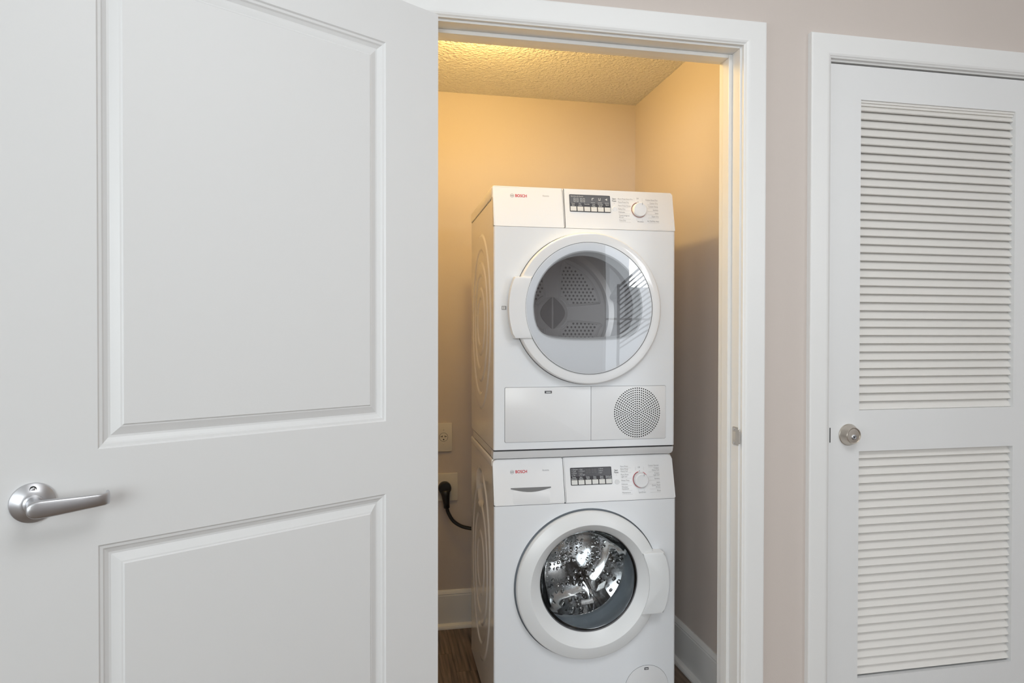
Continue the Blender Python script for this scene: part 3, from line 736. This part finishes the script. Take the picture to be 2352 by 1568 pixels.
for i in range(-16, 17):
    for j in range(-18, 19):
        x = (i + .5 * (j % 2)) * pt; z = j * pt * .866; r = math.hypot(x, z)
        if not (.082 < r < .188): continue
        a = math.degrees(math.atan2(z, x)) % 90
        if min(a, 90 - a) * r * math.pi / 180 < .033: continue
        vs = [bm.verts.new((cx + x + .0042 * math.cos(2 * math.pi * k / 10), .4553, cz + z + .0042 * math.sin(2 * math.pi * k / 10))) for k in range(10)]; bm.faces.new(vs)
        vo = [bm2.verts.new((cx + x + .0058 * math.cos(2 * math.pi * k / 10), .4545, cz + z + .0058 * math.sin(2 * math.pi * k / 10))) for k in range(10)]
        vi = [bm2.verts.new((cx + x + .0044 * math.cos(2 * math.pi * k / 10), .4548, cz + z + .0044 * math.sin(2 * math.pi * k / 10))) for k in range(10)]
        for k in range(10): bm2.faces.new((vo[k], vo[(k + 1) % 10], vi[(k + 1) % 10], vi[k]))
o = link('drum_perforations', fin(bm, 'perf'), mat('perforation', (.30, .30, .32), .6), dryer, org=OD); o['kind'] = 'stuff'
o = link('perforation_rims', fin(bm2, 'rims'), M_drumb, dryer, org=OD); o['kind'] = 'stuff'
for q in range(4):   # pressed ridge outlining each perforated sector
    P = []; a0, a1 = R(90 * q + 12), R(90 * q + 78)
    for i in range(13): a = a0 + (a1 - a0) * i / 12; P.append((cx + .196 * math.cos(a), .455, cz + .196 * math.sin(a)))
    b0, b1 = R(90 * q + 24), R(90 * q + 66)
    for i in range(7): a = b1 + (b0 - b1) * i / 6; P.append((cx + .072 * math.cos(a), .455, cz + .072 * math.sin(a)))
    P.append(P[0]); tube('pressed_ridge', spline(P, 3), .0042, M_drumb, dryer, n=8, org=OD)
# lower flap, seams and vent
fz0, fz1 = .8950, 1.0655
plate('flap_gap', rrect(.0345, .5670, fz0 - .0010, fz1 + .0010, .005), -.0003, .001, M_gap2, dryer, 0, org=OD)
plate('service_flap', rrect(.0357, .3128, fz0, fz1, .004, rs=(.004, .001, .001, .004)), -.0022, .0005, M_plast, dryer, .0007, org=OD, smooth=True)
vp = plate('vent_panel', rrect(.3144, .5660, fz0, fz1, .004, rs=(.001, .004, .004, .001)), -.0020, .0005, M_plast, dryer, .0007, org=OD, smooth=True)
plate('flap_latch', rrect(.1620, .1850, 1.0460, 1.0540, .001), -.0030, 0, M_print2, dryer, .0003, org=OD)
plate('latch_tab', rrect(.1665, .1815, 1.0478, 1.0515, .0008), -.0036, -.002, M_lite, dryer, .0003, org=OD)
bm = bmesh.new(); vx, vz, dr = .4686, .9800, .00715
for k in range(0, 12):
    m_ = 6 * k if k else 1
    for j in range(m_):
        a = 2 * math.pi * (j + .5 * (k % 2)) / m_; x, z = vx + dr * k * math.cos(a) * .97, vz + dr * k * math.sin(a)
        bm.faces.new([bm.verts.new((x + 0.0022 * math.cos(q * math.pi / 4), -.0024, z + 0.0022 * math.sin(q * math.pi / 4))) for q in range(8)])
o = link('vent_holes', fin(bm, 'vh'), M_hole, vp, org=OD); o['kind'] = 'stuff'

# ---- stacking tray
tray = empty('stacking_tray', (MX, MY, .8420), MR, label='thin satin-grey stacking tray between the dryer and the washer', category='stacking tray')
OT = (0, 0, .8420)
plate('tray_front', rrect(.0008, W - .001, .8425, .8660, .003, rs=(.002, .008, .001, .001)), .014, .05, M_kit, tray, .0015, (.8425, -.30), OT, True)
plate('tray_body', rrect(.003, W - .003, .8412, .8665, .001), .05, .50, M_side, tray, 0, org=OT)
box('tray_gap', .004, W - .004, .010, .50, .8662, .8714, M_gap, tray, org=OT)
box('tray_foot_gap', .003, W - .012, .032, .45, .8396, .8425, M_gap, tray, org=OT)

# ---- washer door
wd = loft('door', [(.301, .4425, .2300, YF + .006), (.301, .4425, .2338, -.018), (.301, .4425, .2336, -.0265), (.301, .4425, .2326, -.0300), (.301, .4426, .2300, -.0328), (.301, .4428, .2260, -.0345),
                   (.301, .4440, .1945, -.0470), (.301, .4442, .1925, -.0472), (.3012, .4446, .1905, -.0458), (.3035, .4500, .1660, -.0270), (.304, .4515, .1612, -.0220), (.304, .4518, .1600, -.0190), (.304, .4518, .1600, -.006)],
          M_ringp, washer, n=128, org=OW, sharp=20)
loft('glass_rim', [(.304, .4518, .1605, -.0200), (.304, .4518, .1592, -.0185), (.304, .4518, .1585, -.0150), (.304, .4518, .1590, -.010)], M_gap2, wd, n=96, org=OW)
plate('door_handle', wing(.301, .4444, .1930, .2585, wing_z(.3225, -.05), wing_z(.5220, -.05), 1), -.0505, -.006, M_ringp, wd, .0035, org=OW, smooth=True)
# small hinge mark on the left and a seam on the lower right of the ring
plate('hinge_mark', rrect(.0735, .0765, .478, .484, .0005), -.0265, -.02, M_dark, wd, 0, org=OW)
# glass bowl: solid glass, two surfaces
gx, gz = .304, .4540
outer = [(.1588, -.0165), (.1560, -.006), (.1480, .020), (.1380, .052), (.1200, .078), (.0900, .092), (.0500, .098), (.0001, .099)]
inner = [(.1568, -.0165), (.1520, -.004), (.1430, .020), (.1290, .046), (.1100, .068), (.0820, .080), (.0450, .085), (.0001, .086)]
def bowl(o, i_):
    return [(gx, gz + (y + .0165) * .08, r, y) for r, y in o[::-1]] + [(gx, gz + (y + .0165) * .08, r, y) for r, y in i_]
loft('glass_bowl', bowl(outer, inner), M_bowl, wd, n=96, org=OW, sharp=80)
# gasket and drum
loft('gasket', [(.303, .448, .1700, -.004), (.303, .448, .1690, .010), (.303, .449, .1640, .020), (.303, .450, .1660, .030), (.303, .451, .1700, .050), (.303, .452, .1680, .070), (.303, .453, .1580, .085), (.303, .454, .1540, .100), (.303, .454, .1620, .112)], M_gask, washer, n=96, org=OW, sharp=60)
loft('drum', [(.303, .455, .1560, .104), (.303, .455, .1600, .101), (.303, .455, .1700, .108), (.303, .455, .2300, .120), (.303, .455, .2380, .135), (.303, .455, .2380, .400), (.303, .455, .2250, .415), (.303, .455, .1700, .425), (.303, .455, .0900, .405), (.303, .455, .0700, .400), (.303, .455, .001, .398)], M_steel, washer, n=120, org=OW, sharp=50)
for k in range(3):
    a = R(-65 + 120 * k); n_ = 10; bm = bmesh.new(); L = []
    for yy, hg in ((.135, .004), (.15, .045), (.38, .060), (.40, .004)):
        L.append([bm.verts.new((.303 + (.236 - hg * math.cos(R(90 * (i - 5) / 5))) * math.cos(a + (i - 5) * .04 + yy * .5), yy, .455 + (.236 - hg * math.cos(R(90 * (i - 5) / 5))) * math.sin(a + (i - 5) * .04 + yy * .5))) for i in range(n_ + 1)])
    for A_, B_ in zip(L, L[1:]):
        for i in range(n_): bm.faces.new((A_[i], A_[i + 1], B_[i + 1], B_[i]))
    link('drum_lifter', fin(bm, 'lifter'), mat('lifter_steel', (.78, .78, .80), .12, metal=1), washer, smooth=True, org=OW)
# pump cover at the lower right
pc = [(.500 + .0735 * math.cos(2 * math.pi * i / 64), .0905 + .0735 * math.sin(2 * math.pi * i / 64)) for i in range(64)]
plate('pump_cover_gap', [(.500 + (a - .500) * 1.012, .0905 + (b - .0905) * 1.012) for a, b in pc], YF - .0003, YF + .001, M_gap2, washer, 0, org=OW)
plate('pump_cover', pc, YF - .0018, YF + .001, M_plast, washer, .0006, org=OW)
plate('cover_latch', rrect(.4915, .5055, .1500, .1580, .0006), YF - .0026, YF, M_print2, washer, .0002, org=OW)
plate('latch_tab', rrect(.4940, .5030, .1520, .1555, .0004), YF - .0032, YF - .001, M_lite, washer, .0002, org=OW)

# ------------------------------------------------------------------ outlets and cord on the back wall
def wall_plate(name, x0, x1, z0, z1, label):
    o = empty(name, ((x0 + x1) / 2, YB, (z0 + z1) / 2), 0, label=label, category='outlet')
    og = ((x0 + x1) / 2, YB, (z0 + z1) / 2)
    plate('cover_plate', rrect(x0, x1, z0, z1, .003), YB - .0065, YB, M_ivory, o, .003, org=og, smooth=True); return o, og
ol, og = wall_plate('wall_outlet', .2420, .3115, .7410, .8590, 'smaller upper ivory wall outlet with a round three-slot socket, nothing plugged in')
sx, sz = .2765, .8005
loft('socket_face', [(sx, sz, .0185, YB - .006), (sx, sz, .0185, YB - .0068)], M_gap2, ol, n=32, cap1=True, org=og)
loft('socket_face', [(sx, sz, .0172, YB - .006), (sx, sz, .0170, YB - .0074)], M_ivory, ol, n=32, cap1=True, org=og)
for dx in (-.0085, .0085):
    plate('socket_slot', rrect(sx + dx - .0042, sx + dx + .0042, sz + .0015, sz + .0040, .0008), YB - .0078, YB - .007, M_dark, ol, 0, org=og)
    plate('socket_slot', rrect(sx + dx * 1.0 - (.0042 if dx > 0 else -.0020), sx + dx * 1.0 - (.0020 if dx > 0 else -.0042), sz - .0000, sz + .0070, .0004), YB - .0078, YB - .007, M_dark, ol, 0, org=og)
loft('ground_hole', [(sx, sz - .0098, .0030, YB - .007), (sx, sz - .0098, .0030, YB - .0079)], M_dark, ol, n=12, cap1=True, org=og)
for z in (sz + .0300, sz - .0300): loft('screw', [(sx, z, .0035, YB - .006), (sx, z, .0030, YB - .0075)], M_screw, ol, n=12, cap1=True, org=og)
ol2, og = wall_plate('wall_outlet', .2220, .3355, .5335, .6480, 'larger lower ivory wall outlet plate behind the round black plug')
loft('socket_face', [(.2795, .590, .030, YB - .006), (.2795, .590, .0285, YB - .0075)], M_ivory, ol2, n=40, cap1=True, org=og)
cord = empty('power_cord', (.2800, YB - .008, .590), 0, label='black power cord with a round angled plug in the lower outlet', category='power cord')
og = (.2800, YB - .008, .590)
loft('plug', [(.2800, .590, .0255, YB - .008), (.2800, .590, .0270, YB - .012), (.2800, .590, .0265, YB - .032), (.2800, .590, .0235, YB - .037), (.2800, .590, .008, YB - .0385)], M_cord, cord, n=40, cap0=True, cap1=True, org=og)
tube('strain_relief', [(.2800, YB - .024, .582), (.2830, YB - .024, .560), (.2855, YB - .024, .535), (.2880, YB - .024, .508)], [.0225, .0175, .0140, .0125], M_cord, cord, n=20, org=og)
tube('cable', spline([(.2868, YB - .024, .515), (.2950, YB - .025, .485), (.3160, YB - .03, .452), (.3500, YB - .035, .430), (.3950, YB - .04, .4190), (.4500, YB - .05, .415), (.52, YB - .05, .40)], 8), .0075, M_cord, cord, n=14, org=og)

# closet ceiling lamp holder (bulb light sits in it)
cl = empty('ceiling_lamp', (.352, .385, ZC), 0, label='white porcelain lamp holder on the closet ceiling, hidden behind the door head', category='lamp')
bm = bmesh.new(); loft('', [(0, 0, .055, 0), (0, 0, .052, .012), (0, 0, .03, .020), (0, 0, .025, .030)], None, n=32, cap0=True, cap1=True, bm=bm)
me = fin(bm, 'holder'); me.transform(Matrix.Rotation(R(-90), 4, 'X')); ho = link('lamp_holder', me, M_plast, cl, smooth=True)

# ------------------------------------------------------------------ windows behind the camera (the far right one shows in reflections)
def window(name, horiz, a0, a1, z0, z1, c, nm, nt_):
    """window in a wall; horiz: runs along x (else along y)"""
    L = []; t = .05; d0, d1 = c - .05, c + .05
    def B(p0, p1, q0, q1, e0=d0, e1=d1): L.append((p0, p1, e0, e1, q0, q1) if horiz else (e0, e1, p0, p1, q0, q1))
    B(a0, a1, z0, z0 + t); B(a0, a1, z1 - t, z1); B(a0, a0 + t, z0 + t, z1 - t); B(a1 - t, a1, z0 + t, z1 - t)
    e = structure(boxes(name, L, M_trim)); L = []
    for k in range(1, nm): p = a0 + (a1 - a0) * k / nm; B(p - .018, p + .018, z0 + t, z1 - t, c - .02, c + .02)
    for k in range(1, nt_): q = z0 + (z1 - z0) * k / nt_; B(a0 + t, a1 - t, q - .015, q + .015, c - .015, c + .015)
    boxes('muntin', L, M_trim, e)
    bm = bmesh.new(); vs = ((a0 + t, c, z0 + t), (a1 - t, c, z0 + t), (a1 - t, c, z1 - t), (a0 + t, c, z1 - t))
    bm.faces.new([bm.verts.new(v if horiz else (v[1], v[0], v[2])) for v in vs]); link('pane', fin(bm, 'pane'), M_pane, e)
window('window_1', False, -3.4, -1.0, .55, 2.4, RX0 - .06, 3, 2)
window('fill_window', True, -2.25, -.25, .9, 2.5, RY0 - .06, 2, 1)  # unseen window added as an opening for the rear fill
window('window_2', True, 2.3, 4.1, .1, 2.6, RY0 - .06, 2, 2)
rl = empty('trim_railing', (2.45, -4.2, 0), 0, kind='structure')
tube('railing_post', [(0, 0, 0), (0, 0, 1.84)], .022, M_railm, rl)
for k in range(14):
    tube('rail_bar', [(0, 0, 1.80 - .068 * k), (.56, 1.68, 2.62 - .068 * k)], .018 if k == 0 else .011, M_railm, rl, n=8)
tube('railing_post', [(.56, 1.68, 0), (.56, 1.68, 2.66)], .022, M_railm, rl)
